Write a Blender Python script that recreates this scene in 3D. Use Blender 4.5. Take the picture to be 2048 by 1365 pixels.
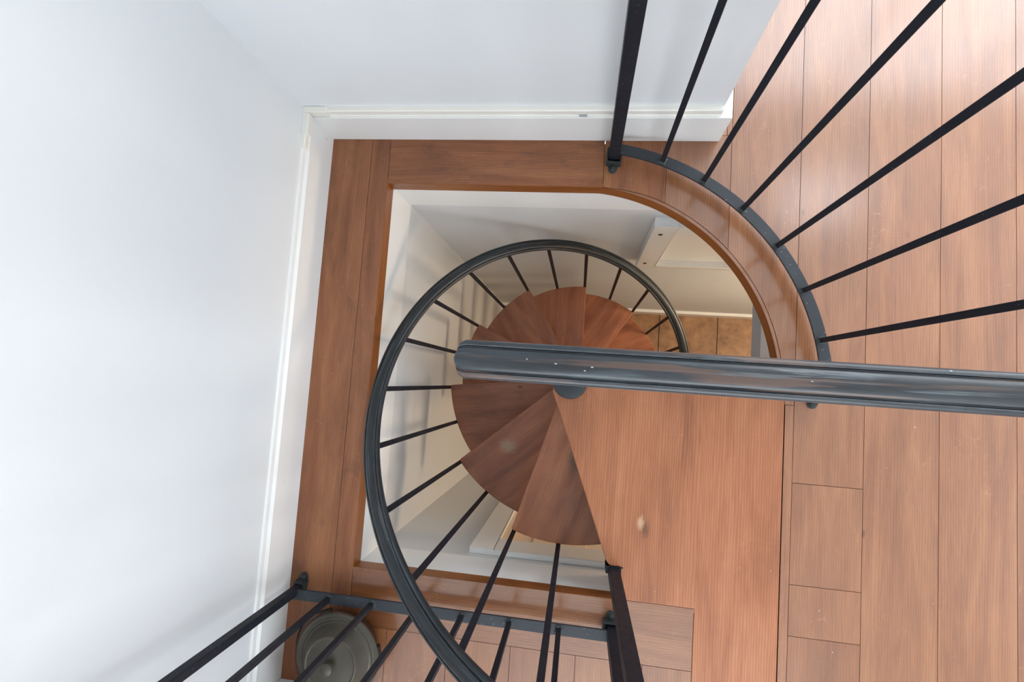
import bpy, bmesh, math, random
from mathutils import Vector, Matrix
random.seed(7)
for o in list(bpy.data.objects): bpy.data.objects.remove(o)
S = bpy.context.scene
COL = S.collection
PI = math.pi
rad = math.radians

# ---------------------------------------------------------------- camera, sky, daylight, exposure
cam_d = bpy.data.cameras.new('camera'); cam_d.lens = 18.0; cam_d.sensor_width = 36.0
cam_d.clip_start = 0.02; cam_d.clip_end = 100
cam = bpy.data.objects.new('camera', cam_d); COL.objects.link(cam)
RC = Matrix(((0.9891347946, 0.0690508265, -0.1297857521),
             (-0.0586862023, 0.9948981817, 0.0820581367),
             (0.1347897909, -0.0735499253, 0.9881407393)))      # world -> camera
M4 = RC.transposed().to_4x4(); M4.translation = Vector((0, 0, 1.55))
cam.matrix_world = M4
S.camera = cam
S.view_settings.view_transform = 'Standard'; S.view_settings.look = 'None'
S.view_settings.gamma = 1.0; S.view_settings.use_curve_mapping = False
S.view_settings.exposure = -0.52

W = bpy.data.worlds.new('sky'); S.world = W; W.use_nodes = True
bg = W.node_tree.nodes['Background']
bg.inputs[0].default_value = (0.90, 0.95, 1.0, 1); bg.inputs[1].default_value = 10.5

def area(name, loc, direction, sx, sy, power=0, col=(1, 1, 1), portal=False):
    l = bpy.data.lights.new(name, 'AREA'); l.shape = 'RECTANGLE'; l.size = sx; l.size_y = sy
    l.energy = power; l.color = col
    if portal: l.cycles.is_portal = True
    o = bpy.data.objects.new(name, l); COL.objects.link(o); o.location = loc
    o.rotation_euler = Vector(direction).to_track_quat('-Z', 'Y').to_euler()
    return o

# room extents
XR, YB, YF, ZC = 4.1, 2.15, -2.4, 2.55        # right wall, far back wall, front wall, ceiling
ZL = -2.7432                                  # lower floor
WIN_B = (0.75, 3.3, 0.6, 2.25)               # far back wall window: x0,x1,z0,z1
WIN_R = [(-2.0, -0.2, 0.9, 2.3), (0.2, 1.9, 0.9, 2.3)]   # right wall windows: y0,y1,z0,z1
WIN_F = (-0.5, 1.7, 0.8, 2.3)                  # front wall window: x0,x1,z0,z1
SKY_L = (1.4, 2.1, 1.3, 1.8)                 # skylight in the ceiling: x0,x1,y0,y1
area('window_portal', ((WIN_B[0]+WIN_B[1])/2, YB+0.06, (WIN_B[2]+WIN_B[3])/2), (0, -1, 0), WIN_B[1]-WIN_B[0], WIN_B[3]-WIN_B[2], portal=True)
for w in WIN_R:
    area('window_portal', (XR+0.06, (w[0]+w[1])/2, (w[2]+w[3])/2), (-1, 0, 0), w[1]-w[0], w[3]-w[2], portal=True)
area('window_portal', ((WIN_F[0]+WIN_F[1])/2, YF-0.06, (WIN_F[2]+WIN_F[3])/2), (0, 1, 0), WIN_F[1]-WIN_F[0], WIN_F[3]-WIN_F[2], portal=True)
area('skylight_portal', ((SKY_L[0]+SKY_L[1])/2, (SKY_L[2]+SKY_L[3])/2, ZC+0.06), (0, 0, -1), SKY_L[1]-SKY_L[0], SKY_L[3]-SKY_L[2], portal=True)
area('lower_room_lamp_light', (2.1, 0.05, -0.95), (-1, 0.05, -0.42), 0.7, 0.5, 44, (1.0, 0.74, 0.48))
area('lower_room_ceiling_light', (1.6, -0.2, -0.36), (-0.1, 0.0, -1), 0.9, 0.9, 13, (1.0, 0.97, 0.92))

# ---------------------------------------------------------------- helpers
def tag(o, label=None, cat=None, group=None, kind=None):
    if label: o['label'] = label
    if cat: o['category'] = cat
    if group: o['group'] = group
    if kind: o['kind'] = kind
    return o

def empty(name, loc=(0, 0, 0)):
    o = bpy.data.objects.new(name, None); COL.objects.link(o); o.location = loc; o.empty_display_size = .05
    return o

def link(name, bm, mats, parent=None, smooth=None, bevel=0.0):
    """bm is in world coordinates; the object keeps world placement under its parent."""
    bmesh.ops.remove_doubles(bm, verts=bm.verts, dist=1e-6)
    bmesh.ops.recalc_face_normals(bm, faces=bm.faces)
    cs = [v.co for v in bm.verts]
    c = Vector(((min(p.x for p in cs)+max(p.x for p in cs))/2, (min(p.y for p in cs)+max(p.y for p in cs))/2, min(p.z for p in cs)))
    bmesh.ops.translate(bm, verts=bm.verts, vec=-c)
    me = bpy.data.meshes.new(name); bm.to_mesh(me); bm.free()
    for m in (mats if isinstance(mats, (list, tuple)) else [mats]): me.materials.append(m)
    o = bpy.data.objects.new(name, me); COL.objects.link(o)
    if parent is not None:
        o.parent = parent
        w = Vector((0, 0, 0)); q = parent
        while q is not None: w += q.location; q = q.parent
        o.location = c - w
    else: o.location = c
    if bevel:
        b = o.modifiers.new('bevel', 'BEVEL'); b.width = bevel; b.segments = 2; b.limit_method = 'ANGLE'; b.angle_limit = rad(40)
    if smooth is not None:
        for p in me.polygons: p.use_smooth = True
        try: me.set_sharp_from_angle(angle=rad(smooth))
        except Exception: pass
    return o

def box(bm, x0, x1, y0, y1, z0, z1):
    v = [bm.verts.new(p) for p in ((x0,y0,z0),(x1,y0,z0),(x1,y1,z0),(x0,y1,z0),(x0,y0,z1),(x1,y0,z1),(x1,y1,z1),(x0,y1,z1))]
    for f in ((0,3,2,1),(4,5,6,7),(0,1,5,4),(1,2,6,5),(2,3,7,6),(3,0,4,7)): bm.faces.new([v[i] for i in f])
    return v

def rbox(bm, cx, cy, z0, z1, sx, sy, ang):
    v = box(bm, -sx/2, sx/2, -sy/2, sy/2, z0, z1)
    bmesh.ops.rotate(bm, verts=v, cent=(0,0,0), matrix=Matrix.Rotation(ang, 3, 'Z'))
    bmesh.ops.translate(bm, verts=v, vec=(cx, cy, 0))
    return v

def prism(bm, pts, z0, z1, uvl=None, uvdir=0.0, uvo=(0, 0), mat_top=0, mat_side=0):
    lo = [bm.verts.new((x, y, z0)) for x, y in pts]; hi = [bm.verts.new((x, y, z1)) for x, y in pts]
    n = len(pts); fs = []
    f = bm.faces.new(hi); f.material_index = mat_top; fs.append(f)
    f = bm.faces.new(lo[::-1]); f.material_index = mat_side; fs.append(f)
    for i in range(n):
        f = bm.faces.new((lo[i], lo[(i+1) % n], hi[(i+1) % n], hi[i])); f.material_index = mat_side; fs.append(f)
    if uvl is not None:
        c, s = math.cos(uvdir), math.sin(uvdir)
        for f in fs:
            for l in f.loops:
                p = l.vert.co
                l[uvl].uv = (p.x*c + p.y*s + uvo[0], -p.x*s + p.y*c + uvo[1] + (z1-p.z)*0.9)
    return fs

def sweep(bm, prof, path, closed_ends=True, uvl=None, uvs=1.0):
    """prof: list of (side, up) forming a closed loop; path: list of (pos, side_vec, up_vec)."""
    rings = []; d = 0.0; ds = [0.0]
    for i in range(1, len(path)):
        d += (path[i][0]-path[i-1][0]).length; ds.append(d)
    per = [0.0]
    for i in range(len(prof)):
        a = prof[i]; b = prof[(i+1) % len(prof)]; per.append(per[-1]+math.hypot(a[0]-b[0], a[1]-b[1]))
    for p, s, u in path: rings.append([bm.verts.new(p + s*a + u*b) for a, b in prof])
    n = len(prof)
    for i in range(len(rings)-1):
        for j in range(n):
            k = (j+1) % n
            f = bm.faces.new((rings[i][j], rings[i][k], rings[i+1][k], rings[i+1][j]))
            if uvl is not None:
                for l, uv in zip(f.loops, ((ds[i], per[j]), (ds[i], per[j+1]), (ds[i+1], per[j+1]), (ds[i+1], per[j]))): l[uvl].uv = uv
    if closed_ends:
        for r in (rings[0][::-1], rings[-1]):
            f = bm.faces.new(r)
            if uvl is not None:
                for l in f.loops: l[uvl].uv = (0, l.vert.co.y)
    return rings

def lathe(bm, prof, cx, cy, n=64):
    rings = []
    for r, z in prof:
        if r < 1e-6: rings.append([bm.verts.new((cx, cy, z))])
        else: rings.append([bm.verts.new((cx+r*math.cos(2*PI*i/n), cy+r*math.sin(2*PI*i/n), z)) for i in range(n)])
    for a, b in zip(rings[:-1], rings[1:]):
        if len(a) == 1 and len(b) == 1: continue
        for i in range(n):
            j = (i+1) % n
            if len(a) == 1: bm.faces.new((a[0], b[i], b[j]))
            elif len(b) == 1: bm.faces.new((a[i], b[0], a[j]))
            else: bm.faces.new((a[i], b[i], b[j], a[j]))

def tube(bm, pts, r, n=10):
    path = []
    for i, p in enumerate(pts):
        t = (pts[min(i+1, len(pts)-1)] - pts[max(i-1, 0)]).normalized()
        s = t.cross(Vector((0, 0, 1)))
        if s.length < 1e-4: s = Vector((1, 0, 0))
        s.normalize(); path.append((p, s, s.cross(t)))
    sweep(bm, [(r*math.cos(2*PI*k/n), r*math.sin(2*PI*k/n)) for k in range(n)], path)

# ---------------------------------------------------------------- materials
def new_mat(name):
    m = bpy.data.materials.new(name); m.use_nodes = True
    nt = m.node_tree; b = nt.nodes['Principled BSDF']
    return m, nt, b
def N(nt, t, **kw):
    n = nt.nodes.new(t)
    for k, v in kw.items(): setattr(n, k, v)
    return n
def srgb(r, g, b):
    f = lambda c: (c/255/12.92) if c/255 <= .04045 else ((c/255+.055)/1.055)**2.4
    return (f(r), f(g), f(b), 1)
def ramp(nt, fac, stops):
    r = N(nt, 'ShaderNodeValToRGB'); els = r.color_ramp.elements
    els[0].position, els[0].color = stops[0]; els[1].position, els[1].color = stops[-1]
    for p, c in stops[1:-1]:
        e = els.new(p); e.color = c
    nt.links.new(fac, r.inputs[0]); return r.outputs[0]
def mapped(nt, src, sc, loc=(0, 0, 0)):
    mp = N(nt, 'ShaderNodeMapping'); mp.inputs['Scale'].default_value = sc; mp.inputs['Location'].default_value = loc
    nt.links.new(src, mp.inputs['Vector']); return mp.outputs[0]
def noise(nt, vec, scale=1.0, detail=3.0, rough=.5, dist=0.0):
    n = N(nt, 'ShaderNodeTexNoise'); n.inputs['Scale'].default_value = scale; n.inputs['Detail'].default_value = detail
    n.inputs['Roughness'].default_value = rough; n.inputs['Distortion'].default_value = dist
    nt.links.new(vec, n.inputs['Vector']); return n.outputs[0]
def mix(nt, fac, a, b, mode='MIX'):
    m = N(nt, 'ShaderNodeMix'); m.data_type = 'RGBA'; m.blend_type = mode
    if isinstance(fac, (int, float)): m.inputs[0].default_value = fac
    else: nt.links.new(fac, m.inputs[0])
    for i, s in ((6, a), (7, b)):
        if isinstance(s, tuple): m.inputs[i].default_value = s
        else: nt.links.new(s, m.inputs[i])
    return m.outputs[2]
def math_n(nt, op, a, b=None):
    m = N(nt, 'ShaderNodeMath'); m.operation = op
    for i, s in ((0, a), (1, b)):
        if s is None: continue
        if isinstance(s, (int, float)): m.inputs[i].default_value = s
        else: nt.links.new(s, m.inputs[i])
    return m.outputs[0]

def wood(name, dark, mid, light, rough=.36, scratch=.5, blotch=.35, fine=.5, seedv=0.0, stain=0.0, grainw=1.0, patches=(), coat=0.0):
    m, nt, b = new_mat(name)
    uv = N(nt, 'ShaderNodeUVMap').outputs[0]
    tone = N(nt, 'ShaderNodeAttribute'); tone.attribute_name = 'tone'
    g1 = noise(nt, mapped(nt, uv, (1.5, 15*grainw, 1), (seedv, seedv, 0)), 1.0, 5.0, .6, 1.0)
    col = ramp(nt, g1, [(.28, dark), (.5, mid), (.74, light)])
    wv = N(nt, 'ShaderNodeTexWave'); wv.wave_type = 'BANDS'; wv.bands_direction = 'Y'
    wv.inputs['Scale'].default_value = 46*grainw; wv.inputs['Distortion'].default_value = 12; wv.inputs['Detail'].default_value = 3
    wv.inputs['Detail Scale'].default_value = .35; wv.inputs['Detail Roughness'].default_value = .6
    nt.links.new(mapped(nt, uv, (.075, 1, 1), (seedv, 0, 0)), wv.inputs['Vector'])
    g2 = wv.outputs['Fac']
    col = mix(nt, fine, col, mix(nt, 1.0, col, ramp(nt, g2, [(.10, (.70, .66, .62, 1)), (.55, (1.08, 1.08, 1.08, 1))]), 'MULTIPLY'))
    g2b = noise(nt, mapped(nt, uv, (14, 420, 1), (seedv, 0, 0)), 1.0, 2.0, .5, .2)
    col = mix(nt, .6, col, mix(nt, 1.0, col, ramp(nt, g2b, [(.30, (.82, .80, .78, 1)), (.65, (1.08, 1.08, 1.08, 1))]), 'MULTIPLY'))
    for (px_, py_, pr_, pc_, ps_) in patches:
        geo = N(nt, 'ShaderNodeNewGeometry').outputs['Position']
        q = mapped(nt, geo, (1/pr_[0], 1/pr_[1], 0), (-px_/pr_[0], -py_/pr_[1], 0))
        ln = N(nt, 'ShaderNodeVectorMath'); ln.operation = 'LENGTH'; nt.links.new(q, ln.inputs[0])
        rag = noise(nt, mapped(nt, uv, (60, 240, 1), (px_*9, 0, 0)), 1.0, 3.0, .6)
        dd = math_n(nt, 'ADD', ln.outputs['Value'], math_n(nt, 'MULTIPLY', rag, 1.5))
        pf = ramp(nt, dd, [(.75, (1, 1, 1, 1)), (1.0, (0, 0, 0, 1))]) if False else None
        mr = N(nt, 'ShaderNodeMapRange'); mr.inputs['From Min'].default_value = 1.0; mr.inputs['From Max'].default_value = 1.7
        mr.inputs['To Min'].default_value = ps_; mr.inputs['To Max'].default_value = 0.0
        nt.links.new(dd, mr.inputs['Value']); col = mix(nt, mr.outputs[0], col, pc_)
    g3 = noise(nt, mapped(nt, uv, (3.2, 6.5, 1), (5+seedv, 2, 0)), 1.0, 3.0, .6, .4)
    col = mix(nt, blotch, col, mix(nt, 1.0, col, ramp(nt, g3, [(.30, (.50, .44, .42, 1)), (.55, (1.05, 1.05, 1.05, 1)), (.8, (1.25, 1.22, 1.2, 1))]), 'MULTIPLY'))
    # plank to plank tone
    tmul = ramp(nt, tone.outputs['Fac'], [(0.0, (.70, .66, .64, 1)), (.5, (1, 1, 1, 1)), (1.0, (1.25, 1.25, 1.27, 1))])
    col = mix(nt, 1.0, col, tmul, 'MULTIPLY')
    # small dark pin knots
    vo = N(nt, 'ShaderNodeTexVoronoi'); vo.inputs['Scale'].default_value = 1.0
    nt.links.new(mapped(nt, uv, (4.5, 8.0, 1), (seedv*2, 1.3, 0)), vo.inputs['Vector'])
    kn = ramp(nt, vo.outputs['Distance'], [(.0, (1, 1, 1, 1)), (.03, (.9, .9, .9, 1)), (.07, (0, 0, 0, 1))])
    kmask = ramp(nt, noise(nt, mapped(nt, uv, (1.1, 1.7, 1), (9+seedv, 4, 0)), 1.0, 1.0), [(.55, (0, 0, 0, 1)), (.60, (.8, .8, .8, 1))])
    kf = mix(nt, 1.0, kn, kmask, 'MULTIPLY')
    col = mix(nt, kf, col, (dark[0]*.25, dark[1]*.22, dark[2]*.25, 1))
    # pale hairline scratches
    def hair(sc, loc, w):
        s = noise(nt, mapped(nt, uv, sc, loc), 1.0, 0.0, .4, .2)
        d = math_n(nt, 'ABSOLUTE', math_n(nt, 'SUBTRACT', s, .5))
        return math_n(nt, 'LESS_THAN', d, w)
    sm = noise(nt, mapped(nt, uv, (7, 9, 1), (3, 8, 0)), 1.0, 2.0)
    sm = ramp(nt, sm, [(.50, (0, 0, 0, 1)), (.72, (1, 1, 1, 1))])
    s1 = math_n(nt, 'MULTIPLY', math_n(nt, 'ADD', hair((9, 46, 1), (1, 2, 0), .004), hair((34, 15, 1), (7, 2, 0), .004)), sm)
    col = mix(nt, math_n(nt, 'MULTIPLY', s1, scratch), col, (light[0]*1.35, light[1]*1.5, light[2]*1.65, 1))
    # white flecks of paint
    fl = N(nt, 'ShaderNodeTexVoronoi'); fl.inputs['Scale'].default_value = 1.0
    nt.links.new(mapped(nt, uv, (26, 30, 1), (2, seedv, 0)), fl.inputs['Vector'])
    ff = math_n(nt, 'LESS_THAN', fl.outputs['Distance'], .045)
    fm = math_n(nt, 'GREATER_THAN', noise(nt, mapped(nt, uv, (5, 5, 1), (12, 3, 0)), 1.0, 1.0), .58)
    col = mix(nt, math_n(nt, 'MULTIPLY', math_n(nt, 'MULTIPLY', ff, fm), scratch), col, (.62, .56, .48, 1))
    if stain:
        st = noise(nt, mapped(nt, uv, (7, 17, 1), (21, 6, 0)), 1.0, 4.0, .65, .8)
        col = mix(nt, math_n(nt, 'MULTIPLY', ramp(nt, st, [(.56, (0, 0, 0, 1)), (.72, (1, 1, 1, 1))]), stain), col, (.035, .026, .022, 1))
    b.inputs['Coat Weight'].default_value = coat; b.inputs['Coat Roughness'].default_value = .18; b.inputs['Coat IOR'].default_value = 1.65
    nt.links.new(col, b.inputs['Base Color'])
    rr = N(nt, 'ShaderNodeMapRange'); rr.inputs['To Min'].default_value = rough-.08; rr.inputs['To Max'].default_value = rough+.16
    nt.links.new(g3, rr.inputs['Value']); nt.links.new(rr.outputs[0], b.inputs['Roughness'])
    bp_ = N(nt, 'ShaderNodeBump'); bp_.inputs['Strength'].default_value = .08; bp_.inputs['Distance'].default_value = .002
    nt.links.new(g2, bp_.inputs['Height']); nt.links.new(bp_.outputs[0], b.inputs['Normal'])
    return m

M_FLOOR = wood('worn_pine_floor', srgb(118, 70, 38), srgb(136, 86, 50), srgb(152, 102, 64), rough=.36, coat=.9, scratch=.55, blotch=.3, fine=.35)
M_EDGEB = wood('dark_stained_border_boards', srgb(112, 66, 40), srgb(138, 88, 57), srgb(156, 106, 70), rough=.42, scratch=.35, blotch=.45, fine=.4, stain=.4, seedv=3.1)
M_PLAT = wood('landing_pine', srgb(140, 86, 56), srgb(160, 102, 68), srgb(172, 116, 82), rough=.40, scratch=.3, blotch=.25, fine=.5, grainw=.9, seedv=6.4,
              patches=[(.213, -.405, (.016, .034), srgb(104, 66, 46), .9), (.198, -.388, (.013, .026), srgb(205, 172, 135), .65)])
M_TREAD = wood('brown_stained_tread', srgb(128, 76, 52), srgb(158, 100, 70), srgb(178, 120, 86), rough=.34, scratch=.2, blotch=.55, fine=.7, stain=.25, grainw=.95, seedv=1.7,
               patches=[(-.262, -.262, (.045, .035), srgb(165, 148, 122), .75), (-.003, -.262, (.028, .07), srgb(78, 66, 54), .8)])
M_FASC = wood('orange_varnished_fascia', srgb(114, 64, 28), srgb(138, 82, 40), srgb(152, 96, 52), rough=.3, scratch=.1, blotch=.15, fine=.2, seedv=4.4)

def paint(name, c, rough=.5, bump=.05, scale=60, dirt=0.0):
    m, nt, b = new_mat(name)
    tc = N(nt, 'ShaderNodeTexCoord').outputs['Object']
    n = noise(nt, mapped(nt, tc, (1, 1, 1)), scale, 2.0)
    n2 = noise(nt, tc, 2.3, 3.0)
    col = mix(nt, ramp(nt, n2, [(.35, (0, 0, 0, 1)), (.7, (1, 1, 1, 1))]), c, (c[0]*.96, c[1]*.965, c[2]*.97, 1))
    if dirt:
        n3 = noise(nt, tc, 38, 4.0, .7)
        n4 = noise(nt, tc, 3.1, 2.0)
        f = math_n(nt, 'MULTIPLY', math_n(nt, 'GREATER_THAN', n3, .69), math_n(nt, 'GREATER_THAN', n4, .52))
        col = mix(nt, math_n(nt, 'MULTIPLY', f, dirt), col, (.35, .33, .29, 1))
    nt.links.new(col, b.inputs['Base Color']); b.inputs['Roughness'].default_value = rough
    bp_ = N(nt, 'ShaderNodeBump'); bp_.inputs['Strength'].default_value = bump; bp_.inputs['Distance'].default_value = .002
    nt.links.new(n, bp_.inputs['Height']); nt.links.new(bp_.outputs[0], b.inputs['Normal'])
    return m
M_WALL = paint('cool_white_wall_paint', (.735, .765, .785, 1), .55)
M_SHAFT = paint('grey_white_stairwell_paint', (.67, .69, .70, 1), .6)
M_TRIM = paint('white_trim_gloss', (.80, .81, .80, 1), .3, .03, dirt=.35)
M_CREAM = paint('cream_plastic_channel', (.80, .79, .73, 1), .35, .01, dirt=.3)
M_CEIL = paint('ceiling_white', (.80, .80, .79, 1), .7)
M_DOOR = paint('door_paint_warm_lit', (.78, .64, .50, 1), .4)  # peach tint puts the warm light of the doorway into the colour
M_GREYT = paint('grey_trim_paint', (.42, .43, .45, 1), .5)
M_GAP = paint('dark_board_gap', (.02, .013, .010, 1), .9)

def metal_paint(name, c, rough, worn=0.0, spec=.4):
    m, nt, b = new_mat(name)
    tc = N(nt, 'ShaderNodeTexCoord').outputs['Object']
    n = noise(nt, tc, 45, 4.0, .6)
    n2 = noise(nt, tc, 9, 3.0, .6)
    sp = ramp(nt, noise(nt, tc, 160, 3.0, .6), [(.66, (0, 0, 0, 1)), (.70, (1, 1, 1, 1))])
    col = mix(nt, n2, c, (c[0]*1.7+.004, c[1]*1.75+.005, c[2]*1.8+.007, 1))
    col = mix(nt, math_n(nt, 'MULTIPLY', math_n(nt, 'MULTIPLY', sp, worn), math_n(nt, 'GREATER_THAN', n2, .52)), col, (.22, .25, .27, 1))
    nt.links.new(col, b.inputs['Base Color'])
    rr = N(nt, 'ShaderNodeMapRange'); rr.inputs['To Min'].default_value = rough-.1; rr.inputs['To Max'].default_value = rough+.2
    nt.links.new(n, rr.inputs['Value']); nt.links.new(rr.outputs[0], b.inputs['Roughness'])
    b.inputs['Specular IOR Level'].default_value = spec
    bp_ = N(nt, 'ShaderNodeBump'); bp_.inputs['Strength'].default_value = .15; bp_.inputs['Distance'].default_value = .001
    nt.links.new(n, bp_.inputs['Height']); nt.links.new(bp_.outputs[0], b.inputs['Normal'])
    return m
M_IRON = metal_paint('black_painted_iron', (.0075, .009, .013, 1), .45, .3, .22)
M_BAR = metal_paint('black_painted_flat_bar', (.016, .020, .024, 1), .36, 1.0)
M_SHOE = metal_paint('dusty_black_bracket', (.02, .024, .024, 1), .42, 1.0)

half = [(0, 0), (.004, -.0002), (.008, -.0010), (.0115, -.0026), (.0138, -.0048), (.0146, -.0066), (.0152, -.0084), (.0162, -.0086), (.0172, -.0070), (.0190, -.0066), (.0212, -.0074),
        (.0232, -.0094), (.0245, -.0125), (.0248, -.0165), (.0232, -.0200), (.0205, -.0215), (.0200, -.0235), (.0205, -.0255), (.0190, -.0290), (.0160, -.0310)]
PROF = [(a, b) for a, b in half] + [(-a, b) for a, b in half[:0:-1]]
_p = [0.0]
for _i in range(len(PROF)): _p.append(_p[-1]+math.hypot(PROF[_i][0]-PROF[(_i+1) % len(PROF)][0], PROF[_i][1]-PROF[(_i+1) % len(PROF)][1]))
RIDGE = (_p[9]+_p[8])/2; EDGE = _p[12]; PERIM = _p[-1]
def rail_mat(name, k, wear_glint, r0, r1, spec):
    m, nt, b = new_mat(name)
    uv = N(nt, 'ShaderNodeUVMap').outputs[0]
    tc = N(nt, 'ShaderNodeTexCoord').outputs['Object']
    n1 = noise(nt, mapped(nt, uv, (9, 60, 1)), 1.0, 4.0, .6)
    col = mix(nt, ramp(nt, n1, [(.35, (0, 0, 0, 1)), (.7, (1, 1, 1, 1))]), (.012*k, .017*k, .022*k, 1), (.030*k, .042*k, .052*k, 1))
    # long worn streaks where the paint is rubbed to grey or to brown primer
    w1 = noise(nt, mapped(nt, uv, (3.0, 80, 1), (.7, 3.3, 0)), 1.0, 5.0, .6, .3)
    wm = noise(nt, mapped(nt, uv, (3.0, 14, 1), (2.7, 1.1, 0)), 1.0, 2.0)
    f1 = math_n(nt, 'MULTIPLY', ramp(nt, w1, [(.53, (0, 0, 0, 1)), (.58, (1, 1, 1, 1))]), ramp(nt, wm, [(.44, (0, 0, 0, 1)), (.54, (1, 1, 1, 1))]))
    col = mix(nt, math_n(nt, 'MULTIPLY', f1, .75*wear_glint), col, (.13, .16, .18, 1))
    w2 = noise(nt, mapped(nt, uv, (2.4, 70, 1), (9.1, 5.3, 0)), 1.0, 4.0, .6, .3)
    wm2 = noise(nt, mapped(nt, uv, (4.0, 16, 1), (6.2, 9.1, 0)), 1.0, 2.0)
    f2 = math_n(nt, 'MULTIPLY', ramp(nt, w2, [(.55, (0, 0, 0, 1)), (.58, (1, 1, 1, 1))]), ramp(nt, wm2, [(.46, (0, 0, 0, 1)), (.54, (1, 1, 1, 1))]))
    col = mix(nt, math_n(nt, 'MULTIPLY', f2, .8*wear_glint), col, (.12, .075, .058, 1))
    # pale lines on the moulding ridges: highlights painted in, broken up like rubbed paint
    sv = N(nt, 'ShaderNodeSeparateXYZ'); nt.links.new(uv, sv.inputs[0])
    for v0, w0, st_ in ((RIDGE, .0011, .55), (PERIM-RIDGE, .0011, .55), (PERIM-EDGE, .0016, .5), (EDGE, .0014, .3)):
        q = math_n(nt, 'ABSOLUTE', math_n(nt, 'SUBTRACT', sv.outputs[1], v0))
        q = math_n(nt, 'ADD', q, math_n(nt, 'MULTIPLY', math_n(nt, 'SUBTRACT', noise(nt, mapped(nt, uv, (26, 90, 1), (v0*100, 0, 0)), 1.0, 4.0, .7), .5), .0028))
        f = N(nt, 'ShaderNodeMapRange'); f.inputs['From Min'].default_value = w0; f.inputs['From Max'].default_value = 0.0; f.inputs['To Min'].default_value = 0; f.inputs['To Max'].default_value = st_*wear_glint
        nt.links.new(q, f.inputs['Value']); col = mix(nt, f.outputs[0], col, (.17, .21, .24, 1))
    # pale specks
    vo = N(nt, 'ShaderNodeTexVoronoi'); nt.links.new(mapped(nt, uv, (60, 110, 1)), vo.inputs['Vector']); vo.inputs['Scale'].default_value = 1.0
    f3 = math_n(nt, 'MULTIPLY', math_n(nt, 'LESS_THAN', vo.outputs['Distance'], .10), math_n(nt, 'GREATER_THAN', noise(nt, mapped(nt, uv, (14, 40, 1), (4, 4, 0)), 1.0, 1.0), .60))
    col = mix(nt, math_n(nt, 'MULTIPLY', f3, wear_glint), col, (.42, .47, .52, 1))
    nt.links.new(col, b.inputs['Base Color'])
    rr = N(nt, 'ShaderNodeMapRange'); rr.inputs['To Min'].default_value = r0; rr.inputs['To Max'].default_value = r1
    nt.links.new(n1, rr.inputs['Value']); nt.links.new(rr.outputs[0], b.inputs['Roughness'])
    b.inputs['Specular IOR Level'].default_value = spec
    bp_ = N(nt, 'ShaderNodeBump'); bp_.inputs['Strength'].default_value = .25; bp_.inputs['Distance'].default_value = .0008
    nt.links.new(w1, bp_.inputs['Height']); nt.links.new(bp_.outputs[0], b.inputs['Normal'])
    return m
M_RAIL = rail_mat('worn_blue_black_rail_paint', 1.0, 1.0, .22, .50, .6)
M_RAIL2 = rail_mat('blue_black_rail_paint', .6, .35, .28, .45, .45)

def simple(name, c, rough=.4, metallic=0.0, var=.3, scale=14):
    m, nt, b = new_mat(name)
    tc = N(nt, 'ShaderNodeTexCoord').outputs['Object']
    n = noise(nt, tc, scale, 4.0, .6)
    col = mix(nt, ramp(nt, n, [(.3, (0, 0, 0, 1)), (.7, (1, 1, 1, 1))]), (c[0]*(1-var), c[1]*(1-var), c[2]*(1-var), 1), (c[0]*(1+var), c[1]*(1+var), c[2]*(1+var), 1))
    nt.links.new(col, b.inputs['Base Color']); b.inputs['Roughness'].default_value = rough; b.inputs['Metallic'].default_value = metallic
    return m
M_PEWTER = simple('tarnished_pewter', (.070, .062, .047, 1), .45, .4, .28, 9)
M_COPPER = simple('dark_brown_copper', (.07, .03, .018, 1), .4, .5, .35, 12)
M_DARKM = simple('dark_iron', (.02, .018, .016, 1), .5, .3)
M_SCREW = simple('bronze_screw', (.10, .07, .045, 1), .35, .8)

def tile_mat():
    m, nt, b = new_mat('brown_lower_floor')
    tc = N(nt, 'ShaderNodeTexCoord').outputs['Object']
    n = noise(nt, tc, 9, 5.0, .65)
    col = ramp(nt, n, [(.3, srgb(112, 80, 54)), (.5, srgb(146, 110, 78)), (.72, srgb(172, 134, 98))])
    nt.links.new(col, b.inputs['Base Color']); b.inputs['Roughness'].default_value = .5
    return m
M_TILE = tile_mat()

# ---------------------------------------------------------------- upper floor: planks laid around the stair opening
HX0, HX1, HY0, HY1 = -0.655, 0.569, -0.609, 0.607
CX, CY, RA = -0.043, 0.0, 0.609
def struct(name, bm, m, **kw):
    return tag(link(name, bm, m, **kw), kind='structure')

fb = bmesh.new(); uvl = fb.loops.layers.uv.new('UVMap'); tl = fb.faces.layers.float.new('tone')
G = .0007
def plank(pts, grain, mat=0, tone=None):
    """pts counter-clockwise polygon; shrink a hair so a dark joint shows."""
    c = Vector((sum(p[0] for p in pts)/len(pts), sum(p[1] for p in pts)/len(pts)))
    out = []
    n = len(pts)
    for i in range(n):
        a, p, q = Vector(pts[i-1]), Vector(pts[i]), Vector(pts[(i+1) % n])
        d1 = (p-a).normalized(); d2 = (q-p).normalized()
        n1 = Vector((-d1.y, d1.x)); n2 = Vector((-d2.y, d2.x)); k = (n1+n2)
        if k.length < 1e-6: k = n1
        k = k.normalized() / max(.3, k.normalized().dot(n1))
        out.append(tuple(p + k*G))
    fs = prism(fb, out, -.02, 0, uvl, grain, (random.uniform(0, 30), random.uniform(0, 30)), mat, mat)
    t = random.uniform(.3, .7) if tone is None else tone
    for f in fs: f[tl] = t
def rect(x0, x1, y0, y1, g='Y', mat=0, tone=None):
    plank([(x0, y0), (x1, y0), (x1, y1), (x0, y1)], PI/2 if g == 'Y' else 0, mat, tone)
WX, WY = -0.855, 0.752
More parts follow.
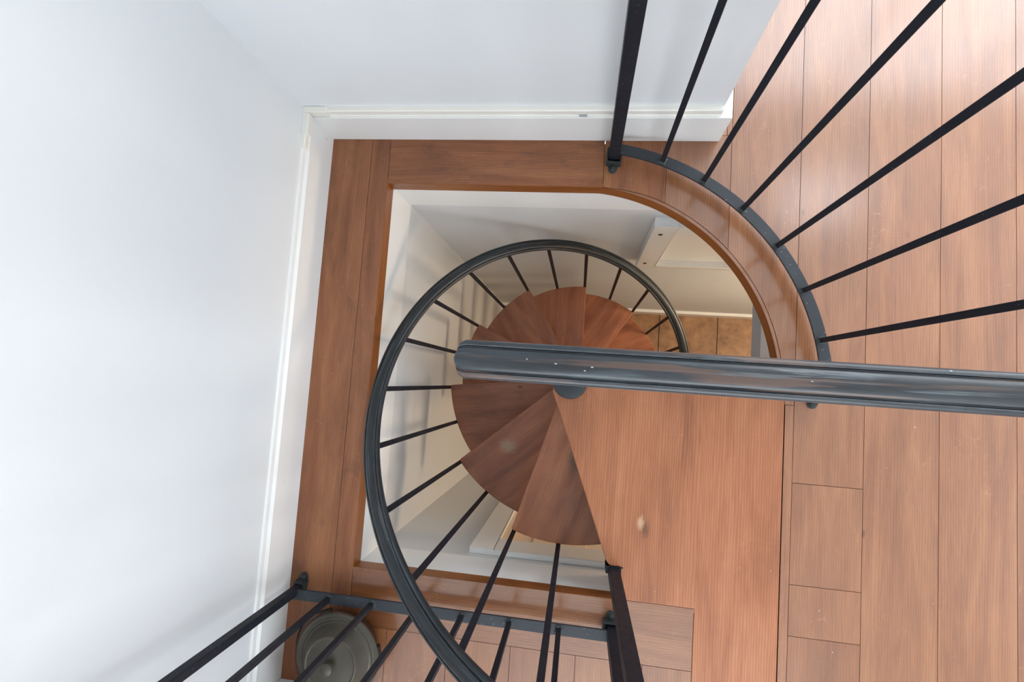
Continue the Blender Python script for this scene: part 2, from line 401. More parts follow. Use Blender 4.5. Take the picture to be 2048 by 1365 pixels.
# border boards beside the left wall, then the boards along the top and bottom of the opening
rect(WX-.01, -.718, -2.4, WY+.01, 'Y', 1, .5)
rect(-.718, HX0, -.778, WY+.01, 'Y', 1, .42)
rect(HX0, .036, HY1, WY+.01, 'X', 1, .5)
rect(HX0, .356, -.778, HY0, 'X', 0, .25)
# boards below the lower border
for a, b_, t in ((-.718, -.531, .3), (-.531, -.343, .35), (-.343, -.154, .42), (-.154, .035, .38), (.035, .222, .5), (.222, .356, .5)):
    rect(a, b_, -2.4, -.778, 'Y', 0, t)
# planks cut round the curved opening
def nose_w(x):
    q = min(1, max(0, (x-.036)/.16)); return .0012+.0088*q*q*(3-2*q)
def arc_y(x): return math.sqrt(max(0, (RA+nose_w(x))**2-(x-CX)**2))+CY
for (a, b_, top, t, mt) in ((.036, .223, WY+.01, .40, 1), (.223, .410, .770, .42, 0), (.410, HX1+.036, 1.3, .55, 0)):
    n = 28; pts = []
    xe = min(b_, CX+RA+.010)
    for i in range(n+1):
        x = a+(xe-a)*math.sin(PI/2*i/n) if b_ > .5 else a+(xe-a)*i/n
        pts.append((x, arc_y(x)))
    if b_ > .5: pts.append((HX1+.012, -.02)); pts.append((b_, -.02))
    pts += [(b_, top), (a, top)]
    plank(pts, PI/2, mt, t)
rect(.410, .605, 1.3, YB, 'Y', 0, .6)
rect(.395, .410, .770, YB, 'Y', 0, .5); rect(.30, .395, .770, YB, 'Y', 0, .55)
# narrow strip beside the landing, then the main field
rect(.581, .605, -2.4, -.02, 'Y', 0, .6)
rect(.605, .789, -.236, YB, 'Y', 0, .5)
rect(.605, .789, -.512, -.236, 'Y', 0, .42)
rect(.605, .789, -.649, -.512, 'Y', 0, .5)
rect(.605, .789, -2.4, -.649, 'Y', 0, .45)
x = .789
k = 0
while x < XR:
    b_ = min(x+.189, XR)
    cuts = [-2.4, YB] if k < 3 else [-2.4, random.uniform(-1.5, .5), YB]
    for y0, y1 in zip(cuts[:-1], cuts[1:]): rect(x, b_, y0, y1, 'Y', 0, (.58, .62, .55)[k] if k < 3 else None)
    x = b_; k += 1
rect(.356, .581, -2.4, -1.302, 'Y', 0, .5)
# dark layer under the joints, with the opening left free
def under(x0, x1, y0, y1):
    for v in [box(fb, x0, x1, y0, y1, -.05, -.0205)]: pass
for r in ((WX, HX0-.001, -2.4, WY), (HX0, HX1+.04, HY1+.012, WY), (HX0, .35, -2.4, HY0-.012), (.35, HX1+.04, -2.4, -1.31), (HX1+.015, XR, -2.4, YB), (.345, HX1+.05, WY, YB)):
    v = box(fb, *r, -.05, -.0205)
    for f in {f for q in v for f in q.link_faces}: f.material_index = 3
v = box(fb, .34, .62, -2.4, -.622, -.062, -.0372)
for f in {f for q in v for f in q.link_faces}: f.material_index = 3
floor = struct('floor', fb, [M_FLOOR, M_EDGEB, M_PLAT, M_GAP])

# varnished fascia lining the opening (its top edge shows as a thin nosing)
bm = bmesh.new(); uv = bm.loops.layers.uv.new('UVMap')
inner = [(HX1-.0, -.02)]; outer = [(HX1+.011, -.02)]
for i in range(49):
    a = PI/2*i/48
    inner.append((CX+RA*math.cos(a), CY+RA*math.sin(a))); w_ = nose_w(CX+RA*math.cos(a))-.001; outer.append((CX+(RA+w_)*math.cos(a), CY+(RA+w_)*math.sin(a)))
d = 0
for i in range(len(inner)-1):
    p = [inner[i], inner[i+1]]; q = [outer[i], outer[i+1]]
    L = math.hypot(p[0][0]-p[1][0], p[0][1]-p[1][1])
    vs = {}
    for nm, pt in (('i0', p[0]), ('i1', p[1]), ('o0', q[0]), ('o1', q[1])):
        vs[nm+'t'] = bm.verts.new((pt[0], pt[1], 0 if pt[0] > .036 else -.0212)); vs[nm+'b'] = bm.verts.new((pt[0], pt[1], -.054))
    fs = [(('i0t', 'i1t', 'o1t', 'o0t'), ((0, 0), (1, 0), (1, .01), (0, .01)), 1), (('i0b', 'i1b', 'i1t', 'i0t'), ((0, .06), (1, .06), (1, 0), (0, 0)), 0),
          (('i0b', 'i1b', 'o1b', 'o0b'), ((0, .06), (1, .06), (1, .07), (0, .07)), 0)]
    for ids, uvs, mi in fs:
        f = bm.faces.new([vs[j] for j in ids]); f.material_index = mi
        for l, (u, v) in zip(f.loops, uvs): l[uv].uv = (d+u*L, v)
    d += L
tn = bm.faces.layers.float.new('tone')
for f in bm.faces: f[tn] = .5
o = link('trim_1', bm, [M_FASC, M_FLOOR], smooth=40); tag(o, kind='structure')
def fascia_box(name, x0, x1, y0, y1, g):
    bm = bmesh.new(); uv = bm.loops.layers.uv.new('UVMap'); tn = bm.faces.layers.float.new('tone')
    fs = prism(bm, [(x0, y0), (x1, y0), (x1, y1), (x0, y1)], -.054, -.0005, uv, g, (3, 5))
    for f in fs: f[tn] = .5
    return struct(name, bm, M_FASC)
fascia_box('trim_2', HX0-.012, HX0, HY0, HY1, PI/2)
fascia_box('trim_3', HX0-.012, .036, HY1-.002, HY1+.012, 0)
fascia_box('trim_4', HX0-.012, .36, HY0-.012, HY0, 0)

# ---------------------------------------------------------------- shaft: white bands, walls, beam
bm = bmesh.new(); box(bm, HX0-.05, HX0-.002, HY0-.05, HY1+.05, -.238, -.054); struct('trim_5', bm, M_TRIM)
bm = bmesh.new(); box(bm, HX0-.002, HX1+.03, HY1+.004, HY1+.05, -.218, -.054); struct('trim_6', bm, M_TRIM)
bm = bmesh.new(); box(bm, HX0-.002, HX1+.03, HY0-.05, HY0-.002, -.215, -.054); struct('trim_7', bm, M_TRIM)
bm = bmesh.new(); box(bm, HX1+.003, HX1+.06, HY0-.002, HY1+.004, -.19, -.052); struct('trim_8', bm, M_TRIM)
bm = bmesh.new(); box(bm, HX1+.006, HX1+.06, HY0-.002, HY1+.02, -.29, -.19); struct('trim_9', bm, M_GREYT)
LX, LYB, LYF, LXR = HX0-.010, HY1+.016, HY0-.012, 3.3
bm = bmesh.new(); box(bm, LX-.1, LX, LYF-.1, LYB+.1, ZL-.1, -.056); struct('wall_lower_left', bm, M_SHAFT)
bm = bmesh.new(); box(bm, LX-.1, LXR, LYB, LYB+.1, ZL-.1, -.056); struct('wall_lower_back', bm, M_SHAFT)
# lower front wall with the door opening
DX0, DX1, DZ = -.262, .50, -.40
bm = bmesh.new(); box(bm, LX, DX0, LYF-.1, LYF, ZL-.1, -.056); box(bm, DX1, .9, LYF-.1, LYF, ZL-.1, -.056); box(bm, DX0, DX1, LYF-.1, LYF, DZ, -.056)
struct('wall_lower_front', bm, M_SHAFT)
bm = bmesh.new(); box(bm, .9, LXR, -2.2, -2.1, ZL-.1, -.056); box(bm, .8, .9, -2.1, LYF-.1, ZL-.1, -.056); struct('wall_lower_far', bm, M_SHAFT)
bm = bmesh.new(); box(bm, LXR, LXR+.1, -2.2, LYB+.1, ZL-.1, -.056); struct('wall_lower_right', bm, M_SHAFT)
bm = bmesh.new(); box(bm, HX1+.06, LXR, LYF, LYB, -.34, -.29); box(bm, .9, LXR, -2.1, LYF, -.34, -.29); struct('ceiling_lower', bm, M_CEIL)
bm = bmesh.new(); box(bm, LX-.1, LXR+.1, -2.3, LYB+.1, ZL-.06, ZL-.004)
for f in bm.faces: f.material_index = 1
TS = .457; xx = -.75
while xx < LXR:
    yy = -2.2+.13
    while yy < LYB:
        box(bm, xx+.003, xx+TS-.003, yy+.003, min(yy+TS-.003, LYB), ZL-.02, ZL); yy += TS
    xx += TS
struct('floor_lower', bm, [M_TILE, M_GAP])
bm = bmesh.new()
box(bm, LX, LXR, LYB-.016, LYB, ZL, ZL+.14); box(bm, LX, LXR, LYB-.022, LYB, ZL+.14, ZL+.16); struct('baseboard_lower_back', bm, M_TRIM)
bm = bmesh.new(); box(bm, LX, LX+.016, LYF, LYB-.022, ZL, ZL+.15); struct('baseboard_lower_left', bm, M_TRIM)
# door with casing
bm = bmesh.new()
cw, ct = .088, .022
box(bm, DX0-cw, DX0, LYF, LYF+ct, ZL, DZ+.125); box(bm, DX1, DX1+cw, LYF, LYF+ct, ZL, DZ+.125); box(bm, DX0, DX1, LYF, LYF+ct, DZ, DZ+.125)
struct('trim_10', bm, M_TRIM, bevel=.002)
door = empty('door_1', ((DX0+DX1)/2, LYF-.08, ZL)); tag(door, kind='structure')
bm = bmesh.new(); box(bm, DX0, DX0+.02, LYF-.1, LYF, ZL, DZ); box(bm, DX1-.02, DX1, LYF-.1, LYF, ZL, DZ); box(bm, DX0, DX1, LYF-.1, LYF, DZ-.02, DZ)
link('door_jamb', bm, M_DOOR, door)
bm = bmesh.new(); box(bm, DX0+.02, DX1-.02, LYF-.085, LYF-.05, ZL+.005, DZ-.02)
for (a, c) in ((ZL+.2, ZL+1.0), (ZL+1.15, DZ-.15)):
    for (p, q) in ((DX0+.11, (DX0+DX1)/2-.05), ((DX0+DX1)/2+.05, DX1-.11)):
        box(bm, p, q, LYF-.05, LYF-.043, a, c)
link('door_leaf', bm, M_DOOR, door, bevel=.003)
bm = bmesh.new(); lathe(bm, [(0, 0), (.012, 0), (.012, .03), (.028, .035), (.03, .05), (.018, .062), (0, .064)], 0, 0, 24)
bmesh.ops.rotate(bm, verts=bm.verts, cent=(0, 0, 0), matrix=Matrix.Rotation(-PI/2, 3, 'X')); bmesh.ops.translate(bm, verts=bm.verts, vec=(DX1-.09, LYF-.05, ZL+.95))
link('door_knob', bm, M_SCREW, door, smooth=40)

# ---------------------------------------------------------------- upper room shell
WPX, WPY, WEX = -.870, .774, .345
bm = bmesh.new(); box(bm, WPX-.12, WPX, YF, WPY+.12, -.05, ZC); struct('wall_left', bm, M_WALL)
bm = bmesh.new(); box(bm, WPX-.12, WEX, WPY, YB+.1, -.0505, ZC); struct('wall_back', bm, M_WALL)
bm = bmesh.new(); box(bm, WEX, WIN_B[0], YB, YB+.1, -.05, ZC); box(bm, WIN_B[1], XR+.1, YB, YB+.1, -.05, ZC); box(bm, WIN_B[0], WIN_B[1], YB, YB+.1, -.05, WIN_B[2]); box(bm, WIN_B[0], WIN_B[1], YB, YB+.1, WIN_B[3], ZC)
struct('wall_back_far', bm, M_WALL)
bm = bmesh.new(); ys = YF
for w in WIN_R:
    box(bm, XR, XR+.1, ys, w[0], -.05, ZC); box(bm, XR, XR+.1, w[0], w[1], -.05, w[2]); box(bm, XR, XR+.1, w[0], w[1], w[3], ZC); ys = w[1]
box(bm, XR, XR+.1, ys, YB, -.05, ZC); struct('wall_right', bm, M_WALL)
bm = bmesh.new(); box(bm, WPX-.12, WIN_F[0], YF-.1, YF, -.05, ZC); box(bm, WIN_F[1], XR+.1, YF-.1, YF, -.05, ZC); box(bm, WIN_F[0], WIN_F[1], YF-.1, YF, -.05, WIN_F[2]); box(bm, WIN_F[0], WIN_F[1], YF-.1, YF, WIN_F[3], ZC); struct('wall_front', bm, M_WALL)
bm = bmesh.new(); a, b_, c, d_ = SKY_L
box(bm, WPX-.12, a, YF-.1, YB+.1, ZC, ZC+.1); box(bm, b_, XR+.1, YF-.1, YB+.1, ZC, ZC+.1); box(bm, a, b_, YF-.1, c, ZC, ZC+.1); box(bm, a, b_, d_, YB+.1, ZC, ZC+.1)
struct('ceiling', bm, M_CEIL)
def win_frame(name, axis, p, a0, a1, z0, z1, n):
    bm = bmesh.new(); t = .045
    def bx(u0, u1, v0, v1):
        if axis == 'Y': box(bm, u0, u1, p+.02, p+.07, v0, v1)
        elif axis == 'X': box(bm, p+.02, p+.07, u0, u1, v0, v1)
        else: box(bm, u0, u1, v0, v1, p+.02, p+.07)
    bx(a0, a1, z0, z0+t); bx(a0, a1, z1-t, z1); bx(a0, a0+t, z0+t, z1-t); bx(a1-t, a1, z0+t, z1-t)
    for i in range(1, n): u = a0+(a1-a0)*i/n; bx(u-.02, u+.02, z0+t, z1-t)
    return struct(name, bm, M_TRIM)
win_frame('window_1', 'Y', YB, *WIN_B, 3)
win_frame('window_2', 'X', XR, *WIN_R[0], 2); win_frame('window_3', 'X', XR, *WIN_R[1], 2)
win_frame('window_4', 'Z', ZC, *SKY_L, 1); win_frame('window_5', 'Y', YF-.09, *WIN_F, 2)

# baseboards with a bevelled cap
def base_prof(bm, pts):
    v0 = [bm.verts.new(p) for p in pts[0]]; v1 = [bm.verts.new(p) for p in pts[1]]
    n = len(v0)
    for i in range(n): bm.faces.new((v0[i], v0[(i+1) % n], v1[(i+1) % n], v1[i]))
    bm.faces.new(v0[::-1]); bm.faces.new(v1)
bm = bmesh.new()
def pr(y): return [(WPX, y, 0), (WX, y, 0), (WX, y, .133), (WX-.007, y, .141), (WX-.009, y, .153), (WPX, y, .156)]
base_prof(bm, [pr(-.966), pr(WPY)]); struct('baseboard_left', bm, M_TRIM)
bm = bmesh.new(); box(bm, WX, WEX+.027, WY, WPY, 0, .137); struct('baseboard_back', bm, M_TRIM, bevel=.0015)
bm = bmesh.new(); box(bm, WEX, WEX+.027, WPY, YB, 0, .137); struct('baseboard_return', bm, M_TRIM)
# white block where the wall steps forward beside the pot
bm = bmesh.new(); box(bm, WX, -.690, -1.6, -.966, 0, .135); struct('baseboard_step', bm, M_TRIM, bevel=.002)
bm = bmesh.new(); box(bm, WPX, -.705, -1.6, -.981, 0, ZC); struct('wall_step', bm, M_WALL)

# ---------------------------------------------------------------- surface wiring channel on top of the baseboard
rc = empty('wiring_channel', (-.25, WPY-.01, .137)); tag(rc, 'thin cream wiring channel running along the top of the white baseboard', 'cable channel')
def chan(bm, a, b, horiz):
    prof = [(0, 0), (.017, 0), (.0175, .004), (.015, .0065), (.015, .024), (.012, .028), (0, .028)]
    if horiz: pts = [[(x, WPY-p, .137+q) for p, q in prof] for x in (a, b)]
    else: pts = [[(WPX+p, y, .137+q) for p, q in prof] for y in (a, b)]
    base_prof(bm, pts)
bm = bmesh.new(); chan(bm, -.80, .342, True); link('channel', bm, M_CREAM, rc)
bm = bmesh.new(); chan(bm, .69, .650, False); link('channel_stub', bm, M_CREAM, rc)
bm = bmesh.new()
box(bm, WPX, -.795, WPY-.0195, WPY, .1372, .168); box(bm, WPX, WPX+.0205, .688, WPY-.0195, .1372, .168)
link('corner_elbow', bm, M_CREAM, rc, bevel=.003)
bm = bmesh.new(); box(bm, -.045, -.022, WPY-.019, WPY-.016, .139, .145); link('clip', bm, M_GREYT, rc)

# ---------------------------------------------------------------- white hatch on the lower back wall
ht = empty('wall_hatch', (.51, LYB-.02, -1.0)); tag(ht, 'white framed access hatch on the stairwell back wall below the curved floor edge', 'access hatch')
HX, HXR, HZ0, HZ1, HYF = .238, .80, -.965, -.325, LYB-.036
bm = bmesh.new()
s = .088
box(bm, HX, HX+s, HYF, LYB, HZ0, HZ1); box(bm, HXR-s, HXR, HYF, LYB, HZ0, HZ1); box(bm, HX+s, HXR-s, HYF, LYB, HZ1-.085, HZ1); box(bm, HX+s, HXR-s, HYF, LYB, HZ0, HZ0+.03)
link('hatch_frame', bm, M_TRIM, ht, bevel=.002)
bm = bmesh.new(); box(bm, HX+s, HXR-s, LYB-.006, LYB, HZ0+.03, HZ1-.085); link('hatch_panel', bm, M_TRIM, ht)
for (sx_, sz) in ((HX+.035, -.42), (HX+.035, -.89)):
    bm = bmesh.new(); lathe(bm, [(0, .004), (.006, .003), (.009, 0), (0, 0)], 0, 0, 16)
    bmesh.ops.rotate(bm, verts=bm.verts, cent=(0, 0, 0), matrix=Matrix.Rotation(PI/2, 3, 'X')); bmesh.ops.translate(bm, verts=bm.verts, vec=(sx_, HYF, sz))
    link('screw', bm, M_SCREW, ht, smooth=40)

# ---------------------------------------------------------------- handrail profile (moulded cap rail)
def prof_scaled(k): return [(a*k, b*k) for a, b in PROF]

# ---------------------------------------------------------------- spiral staircase
SC = Vector((-.020, .005)); POLE = Vector((-.027, .003)); RT, H, DA = .548, .2286, 32.75
st = empty('spiral_staircase', (POLE.x, POLE.y, ZL))
tag(st, 'spiral staircase of brown wooden treads winding round a central pole down the open stairwell', 'staircase')
bm = bmesh.new(); lathe(bm, [(0, ZL), (.085, ZL), (.085, ZL+.012), (.042, ZL+.014), (.042, .006), (0, .006)], POLE.x, POLE.y, 40)
pole = link('center_pole', bm, M_IRON, st, smooth=35)
bm = bmesh.new(); lathe(bm, [(.0505, -.012), (.0505, .030), (.048, .036), (.040, .039), (0, .040)], POLE.x, POLE.y, 48)
link('pole_cap', bm, M_BAR, pole, smooth=40)
def polar(r, deg): return Vector((SC.x+r*math.cos(rad(deg)), SC.y+r*math.sin(rad(deg))))
def z_rail(d): return .590-H*d/DA-.040*max(0, d)/229
for k in range(1, 12):
    th = -109.2-DA*(k-1); z = -H*k
    bm = bmesh.new(); uv = bm.loops.layers.uv.new('UVMap'); tn = bm.faces.layers.float.new('tone')
    span = DA+6.5; off = .026
    th_line = th+math.degrees(math.asin(off/RT))
    dirv = Vector((math.cos(rad(th_line)), math.sin(rad(th_line)))); perp = Vector((dirv.y, -dirv.x))   # clockwise side
    p_in = SC+perp*off+dirv*.005
    pts = [tuple(p_in)]
    n = 26
    for i in range(n+1):
        a = th+span*i/n; r = RT
        if i == 0: a = th+.6; 
        pts.append(tuple(polar(r, a)))
        if i == 0: pts[-1] = tuple(polar(RT-.004, th)); pts.append(tuple(polar(RT, th+.7)))
    b2 = th+span; d2 = Vector((math.cos(rad(b2)), math.sin(rad(b2)))); pts.append(tuple(SC+Vector((-d2.y, d2.x))*.02+d2*.005))
    fs = prism(bm, pts, z-.034, z, uv, rad(th_line), (k*3.7, k*1.9))
    tone = (.50, .25, .0, .15, .45, .70, 1.0, .90, .5, .5, .5)[k-1]  # lighter tone on the lower treads stands in for lamp light falling there
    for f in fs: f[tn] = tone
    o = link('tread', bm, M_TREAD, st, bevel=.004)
# landing slab level with the floor
bm = bmesh.new(); uv = bm.loops.layers.uv.new('UVMap'); tn = bm.faces.layers.float.new('tone')
pts = [(-.078, -.028), (-.045, -.110), (.106, -.503), (.113, -.513), (.120, -.517), (.146, -.517), (.149, -.5215), (.149, -.6085), (.3565, -.6085), (.3565, -1.3), (HX1+.010, -1.3), (HX1+.010, .042), (-.06, .042)]
fs = prism(bm, pts, -.036, .0005, uv, PI/2, (1.2, 3.3))
for f in fs: f[tn] = .5
link('landing', bm, M_PLAT, st, bevel=.0025)
bm = bmesh.new(); box(bm, .160, HX1, -.600, -.03, -.20, -.037); link('landing_frame', bm, M_TRIM, st)
# balusters of the spiral, two to a tread
RB, SB = .557, .0150
for k in range(1, 12):
    th = -109.2-DA*(k-1)
    for j, da in enumerate((1.0, 17.3)):
        a = th+da; d = -109.2-a
        p = polar(RB, a); z1 = z_rail(d)-.028; z0 = -H*k-.030
        bm = bmesh.new(); rbox(bm, p.x, p.y, z0, z1, SB, SB, rad(a)); link('baluster', bm, M_IRON, st, bevel=.0012)
# newel at the landing corner
NX, NY = .131, -.537
bm = bmesh.new(); box(bm, NX-.0155, NX+.0155, NY-.0155, NY+.0155, -.06, .80); nw = link('newel_post', bm, M_IRON, st, bevel=.0015)
bm = bmesh.new(); box(bm, NX-.024, NX+.024, NY+.0158, NY+.0195, -.05, .003); box(bm, NX+.0158, NX+.0195, NY-.022, NY+.0195, -.05, .0035); box(bm, NX-.024, NX-.0158, NY-.002, NY+.0195, -.05, .002)
link('newel_strap', bm, M_IRON, nw)
# handrail helix
bm = bmesh.new(); uv = bm.loops.layers.uv.new('UVMap'); path = []
d0, d1 = -36.5, 345; n = 190
for i in range(n+1):
    d = d0+(d1-d0)*i/n; a = rad(-109.2-d); r = .560
    z = z_rail(d)
    pos = Vector((SC.x+r*math.cos(a), SC.y+r*math.sin(a), z)); s_ = Vector((math.cos(a), math.sin(a), 0))
    t = Vector((math.sin(a)*r, -math.cos(a)*r, -H/rad(DA))).normalized()
    u = t.cross(s_); u = u if u.z > 0 else -u
    path.append((pos, s_, u))
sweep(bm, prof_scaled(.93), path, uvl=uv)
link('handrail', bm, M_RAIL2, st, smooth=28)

# ---------------------------------------------------------------- guard railings
def shoe(parent, x, y, ang, s=.036):
    """socket bracket with a bolted tab on the side `ang` points to"""
    bm = bmesh.new(); t = .005; h = .030
    for (a, b, c, d) in ((-s/2-t, s/2+t, -s/2-t, -s/2), (-s/2-t, s/2+t, s/2, s/2+t), (-s/2-t, -s/2, -s/2, s/2), (s/2, s/2+t, -s/2, s/2)):
        box(bm, a, b, c, d, .0006, h)
    box(bm, -s/2, s/2, -s/2, s/2, .0006, .006)
    # tab with rounded end
    pts = [(s/2+t, -.014), (s/2+.014, -.014)] + [(s/2+.014+.013*math.cos(q), .013*math.sin(q)) for q in [(-PI/2)+PI*i/12 for i in range(13)]] + [(s/2+.014, .014), (s/2+t, .014)]
    lo = [bm.verts.new((a, b, .0006)) for a, b in pts]; hi = [bm.verts.new((a, b, .0055)) for a, b in pts]
    bm.faces.new(hi); bm.faces.new(lo[::-1])
    for i in range(len(pts)): bm.faces.new((lo[i], lo[(i+1) % len(pts)], hi[(i+1) % len(pts)], hi[i]))
    R = Matrix.Rotation(ang, 3, 'Z')
    bmesh.ops.rotate(bm, verts=bm.verts, cent=(0, 0, 0), matrix=R); bmesh.ops.translate(bm, verts=bm.verts, vec=(x, y, 0))
    b = link('foot_bracket', bm, M_SHOE, parent, bevel=.001)
    bm = bmesh.new(); c = Vector((x+(s/2+.0145)*math.cos(ang), y+(s/2+.0145)*math.sin(ang)))
    lathe(bm, [(.0115, .0056), (.0115, .0068), (.0078, .0070), (.0078, .0115), (.006, .0125), (0, .0125)], c.x, c.y, 6)
    link('bolt', bm, M_SHOE, b)
    return b
SG, PS = .0140, .032
def post(parent, x, y, ang, tab, ztop=.93, w=None):
    bm = bmesh.new(); w = w or PS; rbox(bm, x, y, .0065, ztop, w, w, ang); p = link('post', bm, M_IRON, parent, bevel=.0015)
    return p
ZB0, ZB1 = .044, .052          # flat bottom bar
AC, AR = Vector((CX, CY)), .713
# curved guard round the opening
cg = empty('curved_guard_railing', (CX+.5, CY+.5, 0)); tag(cg, 'black iron guard railing curved round the rounded right side of the stair opening', 'railing')
P1 = (.064, .697)
p = post(cg, *P1, 0, None); shoe(p, P1[0], P1[1]-.004, -PI/2-.06)
P2 = (.654, .021)
p = post(cg, *P2, 0, None); shoe(p, P2[0], P2[1]-.002, -PI/2-.1)
def weld(bm, x, y, ang, z=.0525):
    r_ = [(-.012, -.010), (.011, -.012), (.013, .009), (-.010, .012)]; q = .62
    lo = [bm.verts.new((a, b, 0)) for a, b in r_]; hi = [bm.verts.new((a*q, b*q, .0035)) for a, b in r_]
    fs = [bm.faces.new(hi), bm.faces.new(lo[::-1])]+[bm.faces.new((lo[i], lo[(i+1) % 4], hi[(i+1) % 4], hi[i])) for i in range(4)]
    for f in fs: f.material_index = 1
    bmesh.ops.rotate(bm, verts=lo+hi, cent=(0, 0, 0), matrix=Matrix.Rotation(ang, 3, 'Z')); bmesh.ops.translate(bm, verts=lo+hi, vec=(x, y, z-.0003))
def arcbar(name, parent, a0, a1, z0, z1, w, m):
    bm = bmesh.new(); path = []
    for i in range(65):
        a = rad(a0+(a1-a0)*i/64); path.append((Vector((AC.x+AR*math.cos(a), AC.y+AR*math.sin(a), 0)), Vector((math.cos(a), math.sin(a), 0)), Vector((0, 0, 1))))
    sweep(bm, [(-w/2, z0), (w/2, z0), (w/2, z1), (-w/2, z1)], path)
    for a in ARCB: weld(bm, AC.x+AR*math.cos(rad(a)), AC.y+AR*math.sin(rad(a)), rad(a))
    return link(name, bm, m, parent, smooth=30)
ARCB = [69.7, 59.0, 48.0, 36.6, 25.0, 13.3]
arcbar('bottom_bar', cg, 2.6, 80.1, ZB0, ZB1, .030, [M_BAR, M_SHOE])
bm = bmesh.new(); uv = bm.loops.layers.uv.new('UVMap'); path = []
for i in range(65):
    a = rad(.5+(88-.5)*i/64); path.append((Vector((AC.x+AR*math.cos(a), AC.y+AR*math.sin(a), .965)), Vector((math.cos(a), math.sin(a), 0)), Vector((0, 0, 1))))
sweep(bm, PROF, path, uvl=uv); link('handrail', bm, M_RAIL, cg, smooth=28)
ARCB = [69.7, 59.0, 48.0, 36.6, 25.0, 13.3]
def arc_az(px): return px
for a in ARCB:
    bm = bmesh.new(); rbox(bm, AC.x+AR*math.cos(rad(a)), AC.y+AR*math.sin(rad(a)), ZB1, .936, SG, SG, rad(a)); link('baluster', bm, M_IRON, cg, bevel=.001)
# straight guard along the lower border
sg = empty('straight_guard_railing', (-.35, -.693, 0)); tag(sg, 'straight black iron guard railing beside the metal pot and the left wall', 'railing')
YG = -.690
Q1, Q2 = (-.813, -.683), (.133, -.690)
p = post(sg, *Q1, 0, None, w=.023); shoe(p, Q1[0], Q1[1]+.002, PI/2-.12, .024)
p = post(sg, *Q2, 0, None); shoe(p, Q2[0]-.004, Q2[1]+.004, PI/2)
bm = bmesh.new(); box(bm, -.828, Q2[0]-.016, YG-.015, YG+.015, ZB0, ZB1)
for x_ in (-.701, -.566, -.430, -.295, -.157, -.017): weld(bm, x_, YG, x_*7)
link('bottom_bar', bm, [M_BAR, M_SHOE], sg)
for x_ in (-.701, -.566, -.430, -.295, -.157, -.017):
    bm = bmesh.new(); box(bm, x_-SG/2, x_+SG/2, YG-SG/2, YG+SG/2, ZB1, .936); link('baluster', bm, M_IRON, sg, bevel=.001)
bm = bmesh.new(); uv = bm.loops.layers.uv.new('UVMap')
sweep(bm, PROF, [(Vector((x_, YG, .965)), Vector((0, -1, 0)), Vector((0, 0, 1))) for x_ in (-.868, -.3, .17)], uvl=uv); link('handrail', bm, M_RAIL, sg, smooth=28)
# rail over the landing edge, close to the camera
lg = empty('landing_guard_railing', (.3, .021, 0)); tag(lg, 'thick worn blue-black handrail in the foreground with a blunt free end', 'railing')
YR, ZR, XE = .0212, .925, -.158
bm = bmesh.new(); uv = bm.loops.layers.uv.new('UVMap'); path = []
ends = [(.000, .60), (.0012, .76), (.0035, .88), (.0075, .96), (.0125, 1.0)]
X1 = .636
rings = []
sX = [(XE+a, k) for a, k in ends] + [(XE+.03+(X1-XE-.03)*i/12, 1.0) for i in range(13)]
for x_, k in sX: rings.append([bm.verts.new((x_+ (0.0 if k == 1 else abs(a)*.12), YR+a*(k if k < 1 else 1), ZR-.012+(b+.012)*(.35+.65*k if k < 1 else 1))) for a, b in PROF])
npf = len(PROF); per = [0.0]
for i in range(npf): a_, b_ = PROF[i], PROF[(i+1) % npf]; per.append(per[-1]+math.hypot(a_[0]-b_[0], a_[1]-b_[1]))
for i in range(len(rings)-1):
    for j in range(npf):
        k = (j+1) % npf; f = bm.faces.new((rings[i][j], rings[i][k], rings[i+1][k], rings[i+1][j]))
        for l, w in zip(f.loops, ((sX[i][0], per[j]), (sX[i][0], per[j+1]), (sX[i+1][0], per[j+1]), (sX[i+1][0], per[j]))): l[uv].uv = w
bm.faces.new(rings[0][::-1]); bm.faces.new(rings[-1])
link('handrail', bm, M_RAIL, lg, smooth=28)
bm = bmesh.new(); box(bm, POLE.x-.016, POLE.x+.016, YR-.018, YR+.014, .0405, ZR-.029); link('post', bm, M_IRON, lg, bevel=.001)
bm = bmesh.new(); box(bm, POLE.x+.016, P2[0]-.018, YR-.013, YR+.013, ZB0, ZB1); link('bottom_bar', bm, M_BAR, lg)
for i in range(1, 5):
    x_ = POLE.x+(P2[0]-POLE.x)*i/5; bm = bmesh.new(); box(bm, x_-SG/2, x_+SG/2, YR-SG/2, YR+SG/2, ZB1, ZR-.028); link('baluster', bm, M_IRON, lg)

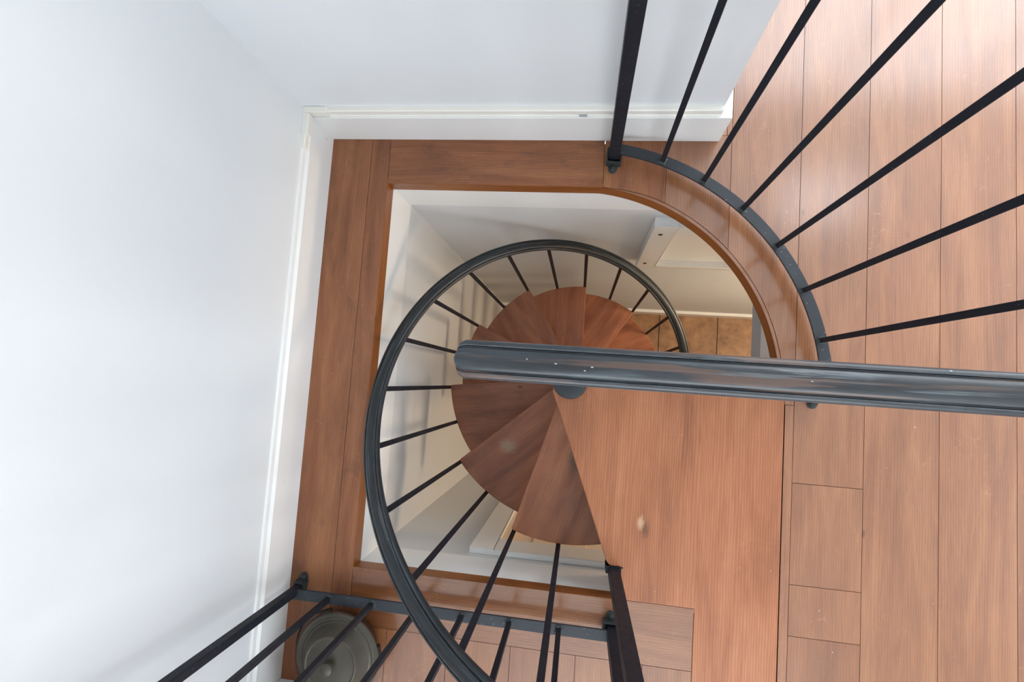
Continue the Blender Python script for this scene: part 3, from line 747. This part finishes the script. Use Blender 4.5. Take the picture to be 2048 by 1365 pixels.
# ---------------------------------------------------------------- lidded pot on the floor by the left wall
PX, PY = -.652, -.8375
pot = empty('lidded_pot', (PX, PY, 0)); tag(pot, 'brown metal pot with a dull ringed lid on the floor by the wall', 'pot')
bm = bmesh.new(); lathe(bm, [(0, .0006), (.085, .0006), (.100, .008), (.112, .03), (.118, .055), (.119, .066), (.124, .071), (.1265, .075), (.124, .079), (.115, .079), (.114, .05), (.08, .02), (0, .016)], PX, PY, 72)
link('pot_body', bm, M_COPPER, pot, smooth=35)
bm = bmesh.new()
LX_, LY_ = PX+.008, PY+.004
lathe(bm, [(r_, z_-.060) for r_, z_ in [(0, .1395), (.1220, .1395), (.1245, .143), (.1225, .147), (.1130, .1475), (.1110, .1500), (.1060, .1500), (.1040, .1478), (.098, .1500), (.086, .1680), (.080, .1850), (.0775, .1890), (.0730, .1900), (.0700, .1870), (.05, .1890), (.0, .1905)]], LX_, LY_, 80)
lid = link('pot_lid', bm, M_PEWTER, pot, smooth=35)
bm = bmesh.new(); lathe(bm, [(r_, z_-.060) for r_, z_ in [(0, .186), (.012, .186), (.010, .194), (.014, .201), (.019, .205), (.017, .211), (.008, .215), (0, .216)]], LX_, LY_, 32); link('lid_knob', bm, M_PEWTER, lid, smooth=40)
for a in (112, 12):
    bm = bmesh.new(); c = Vector((PX+.124*math.cos(rad(a)), PY+.124*math.sin(rad(a)), .062)); rbox(bm, 0, 0, -.012, .012, .012, .034, 0)
    bmesh.ops.rotate(bm, verts=bm.verts, cent=(0, 0, 0), matrix=Matrix.Rotation(rad(a), 3, 'Z')); bmesh.ops.translate(bm, verts=bm.verts, vec=c)
    link('handle_lug', bm, M_DARKM, pot, bevel=.004)
bm = bmesh.new(); tp = []
for i in range(41):
    a = rad(112+148*i/40); s = math.sin(PI*i/40)
    tp.append(Vector((PX+(.129+.016*s)*math.cos(a), PY+(.129+.004*s)*math.sin(a), .064-.03*s)))
tube(bm, tp, .0028); link('bail_handle', bm, M_DARKM, pot, smooth=60)
